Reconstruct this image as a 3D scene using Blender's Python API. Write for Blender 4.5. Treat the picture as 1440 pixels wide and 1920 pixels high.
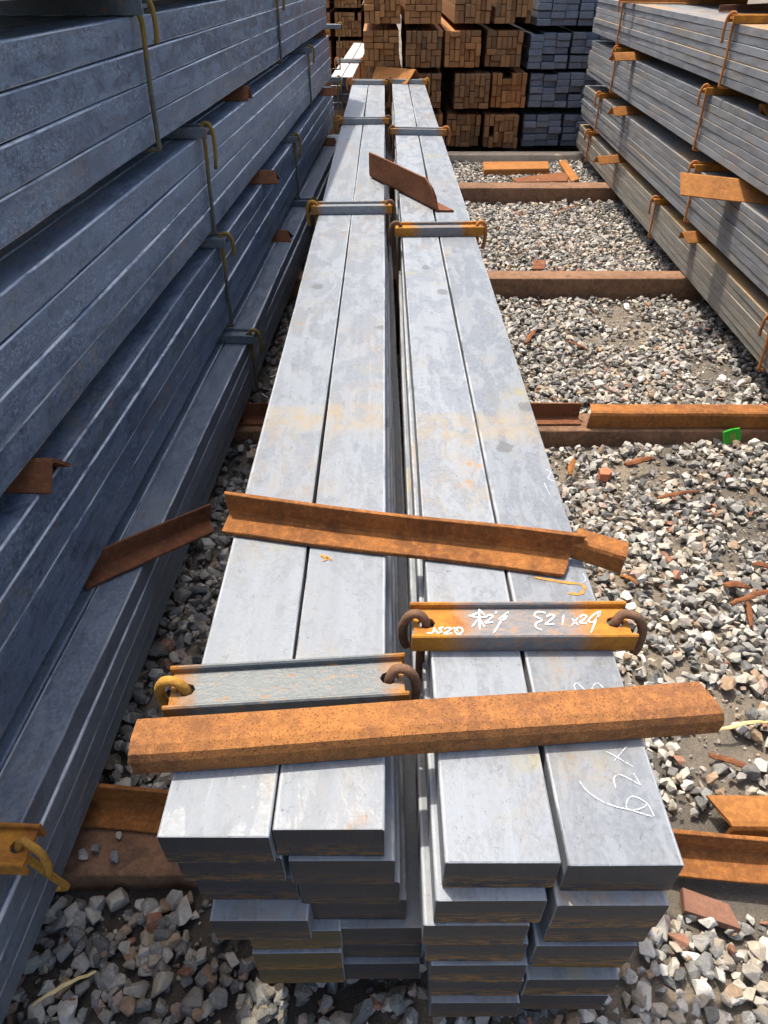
import bpy, bmesh, math, random
import numpy as np
from mathutils import Vector, Matrix, Euler, noise as mnoise

for o in list(bpy.data.objects):
    bpy.data.objects.remove(o)
random.seed(7)
rng = np.random.default_rng(11)
scene = bpy.context.scene
C = scene.collection
R = math.radians

# ------------------------------------------------------------------ camera
FPX, CAMZ, PITCH = 1275.0, 1.34, math.atan(1030 / 1275)
cam_d = bpy.data.cameras.new('camera')
cam = bpy.data.objects.new('camera', cam_d)
C.objects.link(cam)
cam.location = (0, 0, CAMZ)
cam.rotation_euler = (math.pi / 2 - PITCH, 0, 0)
cam_d.sensor_fit = 'VERTICAL'
cam_d.sensor_height = 24
cam_d.lens = 24 * FPX / 1920
cam_d.clip_start = 0.02
cam_d.clip_end = 600
scene.camera = cam

# ------------------------------------------------------------------ sky, sun, exposure
SUN_TO = Vector((-0.25, 0.32, 1.0)).normalized()
elev = math.asin(SUN_TO.z)
world = bpy.data.worlds.new('World')
scene.world = world
world.use_nodes = True
wn = world.node_tree
wn.nodes.clear()
sky = wn.nodes.new('ShaderNodeTexSky')
sky.sky_type = 'NISHITA'
sky.sun_disc = False
sky.dust_density = 5.0
sky.air_density = 1.0
sky.sun_elevation = elev
sky.sun_rotation = math.atan2(SUN_TO.x, SUN_TO.y)
bg = wn.nodes.new('ShaderNodeBackground')
bg.inputs['Strength'].default_value = 0.15
wo = wn.nodes.new('ShaderNodeOutputWorld')
wn.links.new(sky.outputs[0], bg.inputs[0])
wn.links.new(bg.outputs[0], wo.inputs[0])
sun_d = bpy.data.lights.new('sun', 'SUN')
sun_d.energy = 2.7
sun_d.angle = R(0.9)
sun_d.color = (1.0, 0.93, 0.82)
sun = bpy.data.objects.new('sun', sun_d)
C.objects.link(sun)
sun.rotation_euler = (-SUN_TO).to_track_quat('-Z', 'Y').to_euler()
sun.location = (-3, 4, 12)
scene.view_settings.view_transform = 'Standard'
scene.view_settings.look = 'None'
scene.view_settings.exposure = 1.05
scene.view_settings.gamma = 1.0
scene.cycles.max_bounces = 5
scene.cycles.diffuse_bounces = 3
scene.cycles.glossy_bounces = 2
scene.cycles.adaptive_threshold = 0.02
scene.view_settings.use_curve_mapping = False

# ------------------------------------------------------------------ helpers
cP, sP = math.cos(PITCH), math.sin(PITCH)


def at(px, py, z):
    """the point of height z that is seen at photo pixel (px, py)"""
    u, v = (px - 720) / FPX, (py - 960) / FPX
    d = Vector((u, cP - v * sP, -sP - v * cP))
    k = (z - CAMZ) / d.z
    return Vector((d.x * k, d.y * k, z))


def at_y(px, py, y):
    u, v = (px - 720) / FPX, (py - 960) / FPX
    d = Vector((u, cP - v * sP, -sP - v * cP))
    k = y / d.y
    return Vector((d.x * k, y, CAMZ + d.z * k))


def proj(p):
    x, y, z = p[0], p[1], p[2] - CAMZ
    dep = y * cP - z * sP
    return 720 + FPX * x / dep, 960 + FPX * (-z * cP - y * sP) / dep, dep


def link(name, me, mat=None, parent=None, loc=(0, 0, 0), rot=(0, 0, 0)):
    o = bpy.data.objects.new(name, me)
    C.objects.link(o)
    if mat is not None and me is not None and not me.materials:
        for m in (mat if isinstance(mat, (list, tuple)) else [mat]):
            me.materials.append(m)
    o.parent = parent
    o.location = loc
    o.rotation_euler = rot
    return o


def tag(o, label, cat, group=None):
    o['label'] = label
    o['category'] = cat
    if group:
        o['group'] = group
    return o


def empty(name, label, cat, loc=(0, 0, 0), rz=0.0, group=None):
    o = bpy.data.objects.new(name, None)
    o.empty_display_size = 0.1
    C.objects.link(o)
    o.location = loc
    o.rotation_euler = (0, 0, rz)
    return tag(o, label, cat, group)


def struct(o):
    o['kind'] = 'structure'
    return o


def mesh(name, verts, faces, smooth=False, mats=None):
    me = bpy.data.meshes.new(name)
    me.from_pydata([tuple(v) for v in verts], [], faces)
    if smooth:
        me.polygons.foreach_set('use_smooth', [True] * len(me.polygons))
    if mats is not None:
        me.polygons.foreach_set('material_index', mats)
    me.update()
    return me


def fix_normals(me):
    bm = bmesh.new()
    bm.from_mesh(me)
    bmesh.ops.recalc_face_normals(bm, faces=bm.faces)
    bm.to_mesh(me)
    bm.free()
    return me


def loft(name, rings, closed=True, caps=True, smooth=False, cap_mat=0):
    """rings: list of equal-length vertex loops"""
    n = len(rings[0])
    v, f, mi = [], [], []
    for r in rings:
        v += r
    for i in range(len(rings) - 1):
        for j in range(n if closed else n - 1):
            a, b = i * n + j, i * n + (j + 1) % n
            f.append((a, b, b + n, a + n))
            mi.append(0)
    if caps:
        f.append(tuple(range(n))[::-1])
        f.append(tuple(range((len(rings) - 1) * n, len(rings) * n)))
        mi += [cap_mat, cap_mat]
    me = mesh(name, v, f, False, mi)
    if smooth:
        s = [True] * len(f)
        if caps:
            s[-1] = s[-2] = False
        me.polygons.foreach_set('use_smooth', s)
    return fix_normals(me)


def round_rect(w, h, r, seg=3):
    """points of a rounded rectangle in the (x, z) plane, centred"""
    p = []
    for cx, cz, a0 in ((w / 2 - r, h / 2 - r, 0), (-w / 2 + r, h / 2 - r, 90), (-w / 2 + r, -h / 2 + r, 180), (w / 2 - r, -h / 2 + r, 270)):
        for k in range(seg):
            a = R(a0 + 90 * k / (seg - 1))
            p.append((cx + r * math.cos(a), cz + r * math.sin(a)))
    return p


def bar_mesh(name, w, t, length, r, stations, wob, seed, jag=0.0004):
    """rolled flat bar from y = 0 to y = length, its section slightly wandering"""
    rd = random.Random(seed)
    prof = round_rect(w, t, r, 3)
    rings = []
    ph = [rd.uniform(0, 6.3) for _ in range(6)]
    ys = [0.0, 0.0012] + [length * i / stations for i in range(1, stations)] + [length - 0.0012, length]
    for i, y in enumerate(ys):
        dx = wob * (math.sin(y * 1.7 + ph[0]) + 0.5 * math.sin(y * 4.9 + ph[1]))
        dz = 0.14 * wob * (math.sin(y * 2.3 + ph[2]) + 0.5 * math.sin(y * 6.1 + ph[3]))
        k = 0.986 if i in (0, len(ys) - 1) else 1.0
        ring = []
        for (x, z) in prof:
            ring.append((x * k + dx + rd.uniform(-jag, jag), y + (rd.uniform(-1, 1) * 0.0008 if i in (0, len(ys) - 1) else 0), z * k + dz + rd.uniform(-jag, jag) * 0.5))
        rings.append(ring)
    me = loft(name, rings, cap_mat=1)
    sm = [False] * len(me.polygons)
    n = len(prof)
    for i in range((len(rings) - 1) * n):
        sm[i] = (i % n) % 3 != 2
    me.polygons.foreach_set('use_smooth', sm)
    return me


def catmull(pts, n):
    pts = [Vector(p) for p in pts]
    P = [pts[0] * 2 - pts[1]] + pts + [pts[-1] * 2 - pts[-2]]
    out = []
    for i in range(1, len(P) - 2):
        for k in range(n):
            t = k / n
            a, b, c, d = P[i - 1], P[i], P[i + 1], P[i + 2]
            out.append(0.5 * ((2 * b) + (c - a) * t + (2 * a - 5 * b + 4 * c - d) * t * t + (3 * b - a - 3 * c + d) * t ** 3))
    out.append(pts[-1])
    return out


def tube(name, pts, rad, n=8, sub=4, taper=None):
    path = catmull(pts, sub)
    rings = []
    up = Vector((0.13, 0.97, 0.21)).normalized()
    for i, p in enumerate(path):
        d = (path[min(i + 1, len(path) - 1)] - path[max(i - 1, 0)]).normalized()
        s = d.cross(up)
        if s.length < 0.05:
            s = d.cross(Vector((1, 0, 0)))
        s.normalize()
        q = s.cross(d)
        r = rad * (taper(i / (len(path) - 1)) if taper else 1)
        rings.append([tuple(p + r * (math.cos(a) * s + math.sin(a) * q)) for a in (2 * math.pi * k / n for k in range(n))])
    return loft(name, rings, smooth=True)


# ------------------------------------------------------------------ materials
class Mat:
    def __init__(self, name):
        self.m = bpy.data.materials.new(name)
        self.m.use_nodes = True
        self.t = self.m.node_tree
        self.b = self.t.nodes['Principled BSDF']

    def n(self, typ, **kw):
        nd = self.t.nodes.new('ShaderNode' + typ)
        for k, v in kw.items():
            if k.startswith('_'):
                setattr(nd, k[1:], v)
            else:
                key = int(k[1:]) if k[0] == 'i' and k[1:].isdigit() else k.replace('__', ' ')
                self.set(nd.inputs[key], v)
        return nd

    def set(self, sock, v):
        if isinstance(v, bpy.types.NodeSocket):
            self.t.links.new(v, sock)
        elif isinstance(v, (tuple, list)) and len(v) == 3 and sock.type == 'RGBA':
            sock.default_value = (*v, 1)
        else:
            sock.default_value = v

    def coord(self, kind='Object', scale=(1, 1, 1), rand=0.0):
        tc = self.n('TexCoord').outputs[kind]
        if rand:
            oi = self.n('ObjectInfo').outputs['Random']
            off = self.n('VectorMath', _operation='MULTIPLY', i0=oi, i1=(rand, rand * 1.7, rand * 0.6)).outputs[0]
            tc = self.n('VectorMath', _operation='ADD', i0=tc, i1=off).outputs[0]
        return tc

    def scaled(self, co, s):
        return self.n('VectorMath', _operation='MULTIPLY', i0=co, i1=s).outputs[0]

    def noise(self, co, scale, detail=4, rough=0.55, dist=0.0):
        return self.n('TexNoise', Vector=co, Scale=scale, Detail=detail, Roughness=rough, Distortion=dist).outputs['Fac']

    def ramp(self, f, a, b, va=0.0, vb=1.0):
        return self.n('MapRange', i0=f, i1=a, i2=b, i3=va, i4=vb).outputs[0]

    def mix(self, f, a, b, mode='MIX'):
        nd = self.t.nodes.new('ShaderNodeMix')
        nd.data_type = 'RGBA'
        nd.blend_type = mode
        self.set(nd.inputs[0], f)
        self.set(nd.inputs[6], a)
        self.set(nd.inputs[7], b)
        return nd.outputs[2]

    def math(self, op, a, b=0.0):
        return self.n('Math', _operation=op, i0=a, i1=b).outputs[0]

    def out(self, col, rough, metal=0.0, height=None, dist=0.001, strength=0.6, spec=0.5):
        self.set(self.b.inputs['Base Color'], col)
        self.set(self.b.inputs['Roughness'], rough)
        self.set(self.b.inputs['Metallic'], metal)
        self.set(self.b.inputs['Specular IOR Level'], spec)
        if height is not None:
            bp = self.n('Bump', Strength=strength, Distance=dist, Height=height)
            self.set(self.b.inputs['Normal'], bp.outputs[0])
        return self.m


def steel(name, light, dark, flake=0.5, rust=0.3, edge=0.0, half=0.03, rough=0.5, metal=0.25, mott=0.35, spots=0.0, edgecol=(0.36, 0.20, 0.05), yel=0.0, frost=0.0, wear=0.0, dims=(0.06, 0.03), band=0.0):
    """blue-grey mill scale with smoother islands, pits and specks of rust"""
    M = Mat(name)
    co = M.coord(rand=13.0)
    st = M.scaled(co, (1.0, 0.35, 1.0))
    big = M.noise(st, 24, 5, 0.66, 0.5)
    isl = M.ramp(big, 0.53 - 0.1 * flake, 0.56 - 0.1 * flake)
    fine = M.noise(co, 150, 2, 0.6)
    mid = M.noise(M.scaled(co, (1, 0.5, 1)), 55, 3, 0.6, 0.4)
    streak = M.noise(M.scaled(co, (70, 1.3, 70)), 1.0, 3, 0.5)
    col = M.mix(isl, light, dark)
    col = M.mix(M.math('MULTIPLY', M.ramp(fine, 0.35, 0.7), mott), col, tuple(c * 1.55 for c in light))
    col = M.mix(M.math('MULTIPLY', M.ramp(mid, 0.55, 0.68), mott), col, tuple(c * 0.6 for c in dark))
    col = M.mix(M.math('MULTIPLY', M.ramp(streak, 0.35, 0.7), 0.22), col, tuple(c * 0.75 for c in dark))
    if frost:
        fr = M.ramp(M.noise(M.scaled(co, (1, 0.45, 1)), 240, 2, 0.7, 0.8), 0.50, 0.62)
        zone = M.ramp(M.noise(M.scaled(co, (1, 0.15, 1)), 24, 3, 0.6), 0.42, 0.60)
        col = M.mix(M.math('MULTIPLY', M.math('MULTIPLY', fr, zone), frost), col, (0.29, 0.34, 0.40))
    pit = M.ramp(M.noise(M.scaled(co, (1, 0.8, 1)), 120, 3, 0.7, 1.5), 0.63, 0.67)
    col = M.mix(M.math('MULTIPLY', pit, 0.5), col, (0.05, 0.05, 0.055))
    if spots:
        v = M.n('TexVoronoi', Vector=M.n('VectorMath', _operation='ADD', i0=M.scaled(co, (1, 0.75, 1)), i1=M.scaled(M.n('TexNoise', Vector=co, Scale=60.0).outputs['Color'], (0.02, 0.02, 0.02))).outputs[0], Scale=7.0)
        sp = M.ramp(v.outputs['Distance'], 0.10, 0.125, 1, 0)
        sel = M.ramp(M.noise(co, 2.2, 2), 0.46, 0.49)
        sp = M.math('MULTIPLY', M.math('MULTIPLY', sp, sel), spots)
        col = M.mix(sp, col, (0.105, 0.11, 0.12))
    if yel:
        yn = M.math('MULTIPLY', M.ramp(M.noise(co, 5, 3), 0.58, 0.72), M.ramp(mid, 0.4, 0.62))
        col = M.mix(M.math('MULTIPLY', yn, yel), col, (0.27, 0.24, 0.13))
    rnd = M.n('ObjectInfo').outputs['Random']
    tone = M.ramp(rnd, 0, 1, 0.84, 1.12)
    col = M.mix(1.0, col, M.n('CombineXYZ', i0=tone, i1=tone, i2=tone).outputs[0], 'MULTIPLY')
    ra = M.noise(M.scaled(co, (1, 0.7, 1)), 3.3, 3, 0.6)
    rb = M.noise(M.scaled(co, (1, 0.6, 1)), 34, 5, 0.75, 0.2)
    zone = M.ramp(ra, 0.50, 0.66)
    bloom = M.math('MULTIPLY', zone, M.ramp(rb, 0.44, 0.64))
    col = M.mix(M.math('MULTIPLY', bloom, min(0.6, rust * 2.0)), col, (0.27, 0.20, 0.115))
    rm = M.math('MULTIPLY', M.ramp(ra, 0.52, 0.66), M.ramp(rb, 0.645 - 0.06 * rust, 0.70 - 0.06 * rust))
    rcol = M.mix(M.noise(co, 90, 2), (0.46, 0.21, 0.03), (0.30, 0.12, 0.025))
    col = M.mix(M.math('MULTIPLY', rm, min(1.0, rust * 4)), col, rcol)
    if band:
        yy = M.n('SeparateXYZ', Vector=M.n('TexCoord').outputs['Object']).outputs[1]
        bm_ = M.ramp(M.math('ABSOLUTE', M.math('SUBTRACT', yy, band)), 0.035, 0.06, 1, 0)
        bm_ = M.math('MULTIPLY', bm_, M.ramp(rb, 0.36, 0.62))
        col = M.mix(M.math('MULTIPLY', bm_, 0.55), col, (0.30, 0.225, 0.11))
    if edge:
        z = M.n('SeparateXYZ', Vector=M.n('TexCoord').outputs['Object']).outputs[2]
        az = M.math('DIVIDE', M.math('ABSOLUTE', z), half)
        oi = M.n('ObjectInfo').outputs['Random']
        em = M.math('MULTIPLY', M.ramp(az, 0.70, 0.93), M.ramp(M.noise(M.scaled(co, (1, 0.25, 1)), 4, 3), 0.42, 0.6))
        em = M.math('MULTIPLY', em, M.ramp(oi, 0.35, 0.75))
        col = M.mix(M.math('MULTIPLY', em, edge), col, edgecol)
    if wear:
        sx = M.n('SeparateXYZ', Vector=M.n('TexCoord').outputs['Object'])
        wx = M.ramp(M.math('ABSOLUTE', sx.outputs[0]), dims[0] - 0.0042, dims[0] - 0.0022)
        wz = M.ramp(M.math('ABSOLUTE', sx.outputs[2]), dims[1] - 0.0042, dims[1] - 0.0022)
        wm = M.math('MULTIPLY', M.math('MULTIPLY', wx, wz), M.ramp(M.noise(M.scaled(co, (1, 0.3, 1)), 30, 3, 0.7), 0.36, 0.52))
        col = M.mix(M.math('MULTIPLY', wm, wear), col, (0.52, 0.53, 0.54))
    ro = M.math('ADD', M.ramp(isl, 0, 1, rough + 0.06, rough - 0.1), M.ramp(fine, 0.3, 0.7, -0.06, 0.08))
    ro = M.math('ADD', ro, M.math('MULTIPLY', rm, 0.3))
    hb = M.noise(co, 110, 3, 0.65)
    return M.out(col, ro, metal, hb, 0.0012, 0.5)


def cut_end(name, base, rust):
    """sheared bar end: dark, drawn in bands, rust towards its burr"""
    M = Mat(name)
    co = M.coord(rand=9.0)
    band = M.noise(M.scaled(co, (420, 1, 60)), 1.0, 4, 0.7)
    col = M.mix(band, tuple(c * 0.6 for c in base), tuple(c * 1.4 for c in base))
    z = M.n('SeparateXYZ', Vector=M.n('TexCoord').outputs['Object']).outputs[2]
    lowz = M.ramp(z, 0.004, -0.022)
    oi = M.n('ObjectInfo').outputs['Random']
    rn = M.math('MULTIPLY', M.ramp(M.noise(M.scaled(co, (38, 1, 230)), 1.0, 6, 0.75), 0.47, 0.56), lowz)
    rn = M.math('MULTIPLY', rn, M.ramp(oi, 0.1, 0.7, rust * 0.5, rust))
    col = M.mix(rn, col, (0.27, 0.14, 0.03))
    return M.out(col, 0.62, 0.1, band, 0.001, 0.5)


def rusty(name, a, b, dark, scale=1.0, speck=0.5, rough=0.88, bump=0.8, rnd=0.0, lf=6.0):
    M = Mat(name)
    co = M.coord(rand=7.0)
    n1 = M.noise(co, lf * scale, 6, 0.65, 0.3)
    n2 = M.noise(co, 430 * scale, 2, 0.6)
    n3 = M.noise(co, 80 * scale, 3, 0.7)
    col = M.mix(M.ramp(n1, 0.35, 0.65), a, b)
    col = M.mix(M.math('MULTIPLY', M.ramp(n3, 0.45, 0.7), 0.6), col, tuple(min(1, c * 1.4) for c in b))
    col = M.mix(M.math('MULTIPLY', M.ramp(n2, 0.54, 0.66), speck), col, dark)
    n4 = M.noise(co, 24 * scale, 6, 0.7)
    col = M.mix(M.math('MULTIPLY', M.ramp(n4, 0.50, 0.66), 0.6), col, tuple(0.5 * (p + q) for p, q in zip(a, dark)))
    patch = M.ramp(M.noise(co, 14 * scale, 4, 0.6, 1.0), 0.62, 0.68)
    col = M.mix(M.math('MULTIPLY', patch, 0.5), col, dark)
    if rnd:
        oi = M.n('ObjectInfo').outputs['Random']
        col = M.mix(M.ramp(oi, 0, 1, 0, rnd), col, (0.10, 0.065, 0.04))
        oi2 = M.math('FRACT', M.math('MULTIPLY', oi, 7.31))
        col = M.mix(M.ramp(oi2, 0, 1, 0, rnd * 0.7), col, (0.40, 0.17, 0.06))
    h = M.math('ADD', M.math('MULTIPLY', n2, 0.5), n3)
    return M.out(col, rough, 0.0, h, 0.0016, bump, spec=0.25)


def clamp_mat(name, reach, rustamt, grey=(0.22, 0.25, 0.26)):
    """channel offcut: grey skin in the middle, orange rust creeping in from the holes"""
    M = Mat(name)
    co = M.coord(rand=5.0)
    raw = M.n('TexCoord').outputs['Object']
    x = M.math('ABSOLUTE', M.n('SeparateXYZ', Vector=raw).outputs[0])
    n1 = M.noise(co, 26, 5, 0.65, 0.5)
    n2 = M.noise(M.scaled(co, (1, 3, 1)), 70, 4, 0.65, 0.6)
    n3 = M.noise(co, 260, 3, 0.6)
    end = M.ramp(M.math('ADD', x, M.math('MULTIPLY', n1, 0.10)), reach, reach + 0.04)
    pat = M.ramp(n2, 0.62 - rustamt * 0.16, 0.70 - rustamt * 0.1)
    skin = M.mix(M.ramp(n2, 0.3, 0.7), tuple(c * 0.75 for c in grey), tuple(c * 1.2 for c in grey))
    rc = M.mix(M.ramp(n1, 0.35, 0.65), (0.50, 0.215, 0.018), (0.30, 0.115, 0.022))
    rc = M.mix(M.math('MULTIPLY', M.ramp(n3, 0.55, 0.66), 0.4), rc, (0.12, 0.05, 0.02))
    fac = M.math('MAXIMUM', end, M.math('MULTIPLY', pat, 0.75))
    col = M.mix(fac, skin, rc)
    h = M.math('ADD', n3, n2)
    return M.out(col, M.ramp(fac, 0, 1, 0.5, 0.9), 0.1, h, 0.001, 0.5)


m_end = cut_end('sheared_end', (0.032, 0.034, 0.040), 0.55)
m_end_r = cut_end('sheared_end_rusty', (0.036, 0.038, 0.042), 0.95)
m_end_b = cut_end('sheared_end_brown', (0.15, 0.085, 0.03), 0.9)
m_mid = steel('mill_scale_pale', (0.208, 0.229, 0.253), (0.163, 0.181, 0.202), 0.45, 0.22, rough=0.60, metal=0.08, mott=0.25, spots=0.9, yel=0.35, wear=0.4, dims=(0.0615, 0.0309), band=0.87)
m_mid2 = steel('mill_scale_stained', (0.208, 0.229, 0.253), (0.160, 0.178, 0.199), 0.5, 0.25, rough=0.58, metal=0.08, mott=0.28, spots=0.8, yel=0.9, wear=0.4, dims=(0.0615, 0.0309), band=0.87)
m_left = steel('mill_scale_blue', (0.122, 0.156, 0.208), (0.078, 0.104, 0.148), 0.5, 0.20, rough=0.46, metal=0.2, mott=0.6, frost=0.6, wear=0.9, dims=(0.0372, 0.0307))
m_ledge = steel('mill_scale_slate', (0.160, 0.190, 0.230), (0.122, 0.148, 0.184), 0.5, 0.12, rough=0.5, metal=0.15, mott=0.45, frost=0.3, wear=0.9, dims=(0.0372, 0.0225))
m_right = steel('mill_scale_grey', (0.165, 0.176, 0.186), (0.128, 0.138, 0.148), 0.4, 0.28, edge=0.75, half=0.015, rough=0.55, metal=0.1, mott=0.35, yel=0.5)
m_right_low = steel('mill_scale_dusty', (0.185, 0.180, 0.160), (0.145, 0.140, 0.122), 0.4, 0.3, edge=0.8, half=0.014, rough=0.6, metal=0.1, mott=0.35, yel=0.8)
m_far = steel('mill_scale_sunlit', (0.52, 0.52, 0.50), (0.42, 0.42, 0.41), 0.3, 0.3, rough=0.5, metal=0.0, mott=0.2)  # white of direct sunlight put into the base colour
m_backblue = steel('bar_end_blue', (0.165, 0.185, 0.220), (0.130, 0.150, 0.182), 0.4, 0.1, rough=0.6, metal=0.1, mott=0.3)
m_rust = rusty('rust_orange', (0.16, 0.062, 0.020), (0.31, 0.122, 0.030), (0.085, 0.034, 0.016), 1.0, 0.5)
m_rust_speck = rusty('rust_speckled', (0.17, 0.075, 0.036), (0.34, 0.140, 0.038), (0.095, 0.038, 0.016), 1.0, 0.85, lf=3.0)
m_rust_bright = rusty('rust_amber', (0.24, 0.100, 0.030), (0.36, 0.150, 0.038), (0.15, 0.060, 0.022), 1.0, 0.4)
m_rust_dark = rusty('rust_brown', (0.13, 0.050, 0.024), (0.20, 0.076, 0.030), (0.055, 0.025, 0.015), 1.0, 0.5)
m_beam = rusty('rust_beam', (0.125, 0.070, 0.040), (0.225, 0.122, 0.068), (0.055, 0.036, 0.026), 0.7, 0.4)
m_backrust = rusty('rust_bar_end', (0.36, 0.160, 0.055), (0.48, 0.225, 0.075), (0.15, 0.075, 0.035), 2.0, 0.35, rnd=0.55)
m_backdull = rusty('rust_bar_end_dull', (0.25, 0.135, 0.060), (0.34, 0.185, 0.075), (0.12, 0.070, 0.040), 2.0, 0.35, rnd=0.6)
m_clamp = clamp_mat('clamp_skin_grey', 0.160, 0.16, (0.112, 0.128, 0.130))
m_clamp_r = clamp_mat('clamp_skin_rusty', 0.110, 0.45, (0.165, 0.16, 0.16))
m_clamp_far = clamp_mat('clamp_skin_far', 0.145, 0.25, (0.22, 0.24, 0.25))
m_clamp_dark = clamp_mat('clamp_skin_dark', 0.262, 0.15, (0.13, 0.155, 0.175))
m_rod_y = rusty('rod_yellow', (0.40, 0.20, 0.035), (0.50, 0.26, 0.05), (0.14, 0.08, 0.02), 2.0, 0.4)
m_rod_b = rusty('rod_brown', (0.12, 0.075, 0.05), (0.19, 0.10, 0.055), (0.05, 0.035, 0.03), 2.0, 0.4)
m_rod_o = rusty('rod_orange', (0.36, 0.14, 0.04), (0.46, 0.19, 0.06), (0.14, 0.06, 0.03), 2.0, 0.4)
m_rod_g = rusty('rod_olive', (0.07, 0.075, 0.075), (0.135, 0.115, 0.065), (0.05, 0.05, 0.045), 2.0, 0.3)

nt_ = m_rod_g.node_tree
_z = nt_.nodes.new('ShaderNodeSeparateXYZ'); _tc = nt_.nodes.new('ShaderNodeTexCoord'); _mr = nt_.nodes.new('ShaderNodeMapRange'); _mx = nt_.nodes.new('ShaderNodeMix')
_mx.data_type = 'RGBA'
_mr.inputs[1].default_value, _mr.inputs[2].default_value = -0.10, -0.05
nt_.links.new(_tc.outputs['Object'], _z.inputs[0]); nt_.links.new(_z.outputs[2], _mr.inputs[0]); nt_.links.new(_mr.outputs[0], _mx.inputs[0])
_b = nt_.nodes['Principled BSDF'].inputs['Base Color']
nt_.links.new(_b.links[0].from_socket, _mx.inputs[6])
_mx.inputs[7].default_value = (0.24, 0.155, 0.035, 1)
nt_.links.new(_mx.outputs[2], _b)


def simple(name, col, rough=0.8, scale=40, var=0.3, bump=0.4, spec=0.4):
    M = Mat(name)
    co = M.coord(rand=5.0)
    n = M.noise(co, scale, 5, 0.6)
    c = M.mix(n, tuple(k * (1 - var) for k in col), tuple(min(1, k * (1 + var)) for k in col))
    return M.out(c, rough, 0, n, 0.002, bump, spec)




def chalk(name, col, a, b):
    M = Mat(name)
    n = M.noise(M.coord(), 170, 6, 0.75)
    M.set(M.b.inputs['Alpha'], M.ramp(n, a, b))
    return M.out(col, 0.95)


m_stain = chalk('rust_stain', (0.48, 0.22, 0.03), 0.34, 0.52)
m_chalk = chalk('chalk', (0.80, 0.81, 0.80), 0.33, 0.45)
m_chalk_thin = chalk('chalk_thin', (0.60, 0.63, 0.65), 0.34, 0.56)
m_concrete = simple('concrete', (0.46, 0.38, 0.28), 0.9, 30, 0.3, 0.6)
m_green = simple('green_foil', (0.02, 0.30, 0.02), 0.25, 60, 0.25, 0.2, 0.6)
m_gold = simple('gold_print', (0.35, 0.22, 0.08), 0.5, 60, 0.2)
m_straw = simple('dry_straw', (0.55, 0.43, 0.2), 0.8, 60, 0.25)
m_brick = simple('broken_brick', (0.42, 0.14, 0.07), 0.9, 60, 0.3)
m_plate = rusty('rust_plate', (0.17, 0.085, 0.055), (0.22, 0.11, 0.07), (0.10, 0.05, 0.035), 0.8, 0.25)

M = Mat('soil')
co = M.coord()
s1 = M.noise(co, 2.2, 5, 0.6)
s2 = M.noise(co, 60, 5, 0.7)
s3 = M.noise(co, 260, 3, 0.7)
c = M.mix(M.ramp(s1, 0.42, 0.62), (0.13, 0.112, 0.09), (0.25, 0.205, 0.15))
c = M.mix(M.math('MULTIPLY', M.ramp(s2, 0.4, 0.65), 0.5), c, (0.085, 0.078, 0.07))
c = M.mix(M.math('MULTIPLY', M.ramp(s3, 0.6, 0.7), 0.5), c, (0.34, 0.31, 0.26))
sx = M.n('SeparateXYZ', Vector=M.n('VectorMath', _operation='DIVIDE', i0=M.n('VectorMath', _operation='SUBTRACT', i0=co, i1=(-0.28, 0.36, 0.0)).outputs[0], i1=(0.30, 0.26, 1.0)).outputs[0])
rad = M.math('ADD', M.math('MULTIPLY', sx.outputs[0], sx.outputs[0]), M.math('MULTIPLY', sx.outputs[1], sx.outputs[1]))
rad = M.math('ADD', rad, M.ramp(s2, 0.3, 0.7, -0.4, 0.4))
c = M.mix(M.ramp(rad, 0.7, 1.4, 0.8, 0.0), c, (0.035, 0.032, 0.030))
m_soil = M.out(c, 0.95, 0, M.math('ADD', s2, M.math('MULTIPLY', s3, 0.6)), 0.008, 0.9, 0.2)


def stone_mat(name, single):
    M = Mat(name)
    co = M.coord('Object', rand=0.0)
    if single:
        base = M.n('ObjectInfo').outputs['Color']
        co = M.scaled(co, (0.035, 0.035, 0.035))
        co = M.n('VectorMath', _operation='ADD', i0=co, i1=M.scaled(M.n('ObjectInfo').outputs['Location'], (1, 1, 1))).outputs[0]
    else:
        base = M.n('Attribute', _attribute_name='tint').outputs['Color']
    n1 = M.noise(co, 75, 5, 0.65, 0.8)
    n2 = M.noise(co, 300, 3, 0.65)
    c = M.mix(M.ramp(n1, 0.3, 0.7), M.mix(1.0, base, (0.62, 0.62, 0.62), 'MULTIPLY'), base)
    c = M.mix(M.math('MULTIPLY', M.ramp(n1, 0.60, 0.66), 0.35), c, M.mix(1.0, base, (0.45, 0.38, 0.30), 'MULTIPLY'))
    vein = M.ramp(M.math('ABSOLUTE', M.math('SUBTRACT', M.noise(co, 40, 2, 0.5, 1.2), 0.5)), 0.0, 0.012, 0.4, 0)
    c = M.mix(vein, c, (0.5, 0.49, 0.46))
    return M.out(c, 0.85, 0, M.math('ADD', n1, M.math('MULTIPLY', n2, 0.5)), 0.003, 0.7, 0.3)


m_stone = stone_mat('stone', True)
m_gravel = stone_mat('gravel_stone', False)

# ------------------------------------------------------------------ ground
TOP = 0.603
GZ = 0.052   # level of the gravel lane
YAW = -0.0427


def gz(x, y):
    z = GZ + 0.012 * math.sin(x * 2.1 + 0.4) * math.sin(y * 1.7 + 1.1) + 0.008 * math.sin(x * 5.3 + y * 3.9)
    z += 0.03 * math.exp(-((x - 0.42) / 0.16) ** 2 - ((y - 0.38) / 0.35) ** 2)
    return z


def axis(lo, hi, step, far):
    a = list(np.arange(lo, hi + 1e-6, step))
    out = [lo - d for d in (far, far / 3, far / 10, far / 30, 1.0)] + a + [hi + d for d in (1.0, far / 30, far / 10, far / 3, far)]
    return out


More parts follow.
